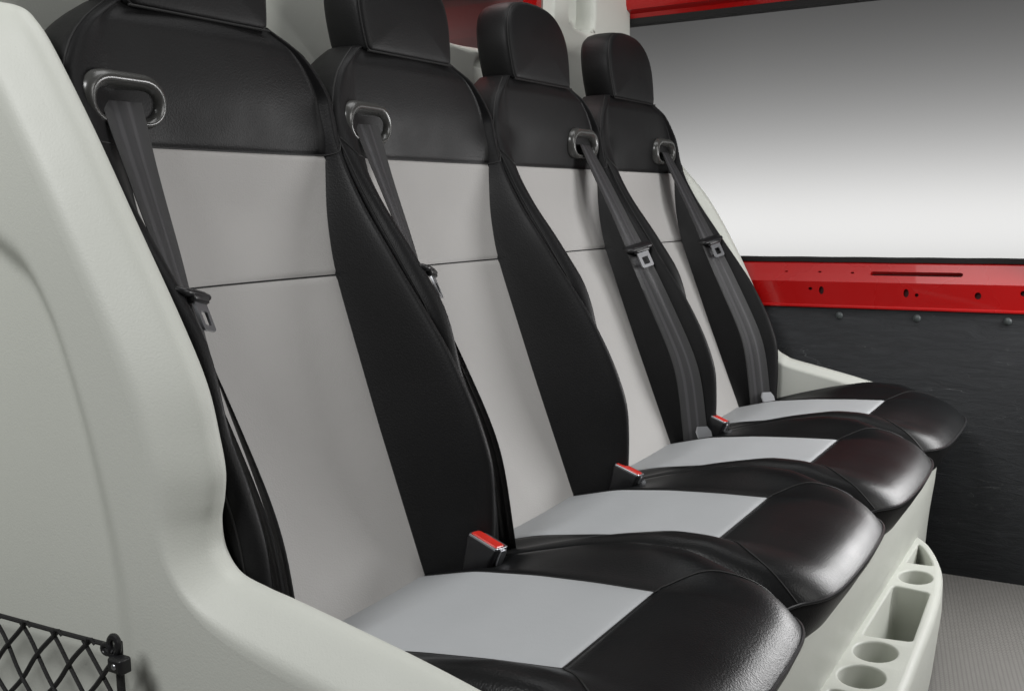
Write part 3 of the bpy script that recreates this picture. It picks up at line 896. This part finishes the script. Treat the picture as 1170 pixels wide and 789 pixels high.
# ------------------------------------------------------------------ cargo net on the near side panel
NY = .668
cn = empty('cargo_net', (-.95, NY, -.46))
TOPL = [(-1.40,-.452),(-1.20,-.4455),(-1.067,-.4415),(-.98,-.4405),(-.885,-.4385)]
def top_z(x): return float(np.interp(x, [p[0] for p in TOPL], [p[1] for p in TOPL]))
t = MB(); t.tube([(x, NY, top_z(x)) for x in frange(-1.40,-.884,30)], .0026, 8)
t.build('top_cord', CORD, cn)
net = MB(); px, pz = .053, .05
for sgn_ in (1, -1):
    for k in range(-14, 26):
        # cords run diagonally from the top cord downwards
        xs = -1.40 + px*k + (0 if sgn_ > 0 else px*.18)
        pts = []
        for i in range(0, 61):
            d = i/60*.46
            x = xs + (d*.80 if sgn_ > 0 else -d*1.02)
            z0 = -.441
            z = z0 - d
            if x > -.866 or x < -1.40: continue
            if z > top_z(x): z = top_z(x)
            pts.append((x + .0016*math.sin(d*90+k), NY + .0014*math.sin(d/ pz*math.pi + (0 if sgn_ > 0 else math.pi)) + .010*smooth01(d/.2)*0, z))
        if len(pts) > 3: net.tube(pts, .0023 if sgn_ > 0 else .0027, 6)
# knots where the cords wrap the top cord
for k in range(18):
    x = -1.385 + px*k
    if x > -.89: break
    net.tube([(x-.006, NY-.0025, top_z(x)-.003), (x-.003, NY-.003, top_z(x)+.003), (x+.003, NY-.003, top_z(x)+.0035), (x+.007, NY-.002, top_z(x)-.002)], .0019, 6)
net.build('mesh', CORD, cn)
v = MB(); v.tube([(-.866+.001*math.sin(z*30), NY, z) for z in frange(-.93,-.432,20)], .0042, 8)
v.build('side_cord', CORD, cn)
hk = MB(); hk.tube([(-.868 + .0065*math.cos(a)*1.0, NY-.004, -.4335 + .0085*math.sin(a)) for a in frange(-1.2, 4.6, 22)], .0036, 8)
hk.tube([(-.878 + .006*math.cos(a), NY-.006, -.4395 + .005*math.sin(a)) for a in frange(0, 2*math.pi, 16)], .0026, 8)
hk.tube([(-.885,NY-.003,-.4395),(-.876,NY-.006,-.4425),(-.868,NY-.004,-.446),(-.864,NY,-.452)], .0034, 8)
hk.build('hook', BLACKP, cn)
cb = MB(); rws = []
for o, d in ((0,.0),(0,-.010),(.0015,-.0125),(.003,-.0135)):
    rws.append([(x, NY - .001 + d, z) for x, z in offset(rrect(-.8585,-.4515,.021,.0165,.0025,4), o)])
cb.grid(rws, close=True); cb.poly([rws[-1]], up=(0,-1,0))
clamp = cb.build('clamp', BLACKP, cn, recalc=True, sharp=40)
sc = MB(); rws = []
for k in range(5):
    a = math.pi/2*k/4; rws.append([(-.8575+.0034*math.cos(a)*math.cos(q*math.pi/6), NY-.0147-.0015*math.sin(a), -.4512+.0034*math.cos(a)*math.sin(q*math.pi/6)) for q in range(12)])
sc.grid(rws, close=True); sc.build('screw', CHROME, clamp, recalc=True)
tag(cn, 'black elastic cargo net stretched over the near cream side panel', 'net')

# ------------------------------------------------------------------ light
def area(name, loc, target, size, power, col=(1,1,1), size_y=None, spread=180):
    l = bpy.data.lights.new(name, 'AREA'); l.energy = power; l.color = col; l.size = size
    if size_y: l.shape = 'RECTANGLE'; l.size_y = size_y
    l.spread = rad(spread)
    o = bpy.data.objects.new(name, l); COL.objects.link(o); o.location = loc
    o.rotation_euler = (Vector(target) - Vector(loc)).to_track_quat('-Z', 'Y').to_euler()
    return o
area('softbox_far', (.20,2.55,-.06), (-.5,1.0,-.26), .62, 11.5, (1,1,1), .42)
area('softbox_front', (1.6,1.6,.9), (-.9,1.8,-.1), 1.2, 16, (1,.99,.97), 1.0)
area('softbox_top', (-.75,1.7,1.9), (-.75,1.7,-.3), 1.3, 9, (1,1,1), 1.0)
area('softbox_left', (-.8,-1.0,1.6), (-1.05,.7,-.2), .8, 36, (1,1,1), .8)
area('ceiling_strip', (.2,2.35,1.9), (.2,2.35,0), 2.0, 5, (1,1,1), .3)
area('window_fill_light', (-1.45,2.3,1.1), (-1.76,2.4,.5), .3, 3.6, (1,1,1), .3)  # added fill to brighten the panels behind the window; no lamp seen there
area('backdrop_strip', (.8,5.3,-.9), (.8,6.2,.0), 9, 96, (1,1,1), .2, 58)
W = bpy.data.worlds.new('World'); S.world = W; W.use_nodes = True
W.node_tree.nodes['Background'].inputs['Color'].default_value = (1,1,1,1)
W.node_tree.nodes['Background'].inputs['Strength'].default_value = .045
S.view_settings.view_transform = 'Standard'; S.view_settings.look = 'None'
S.view_settings.exposure = .3; S.view_settings.gamma = 1
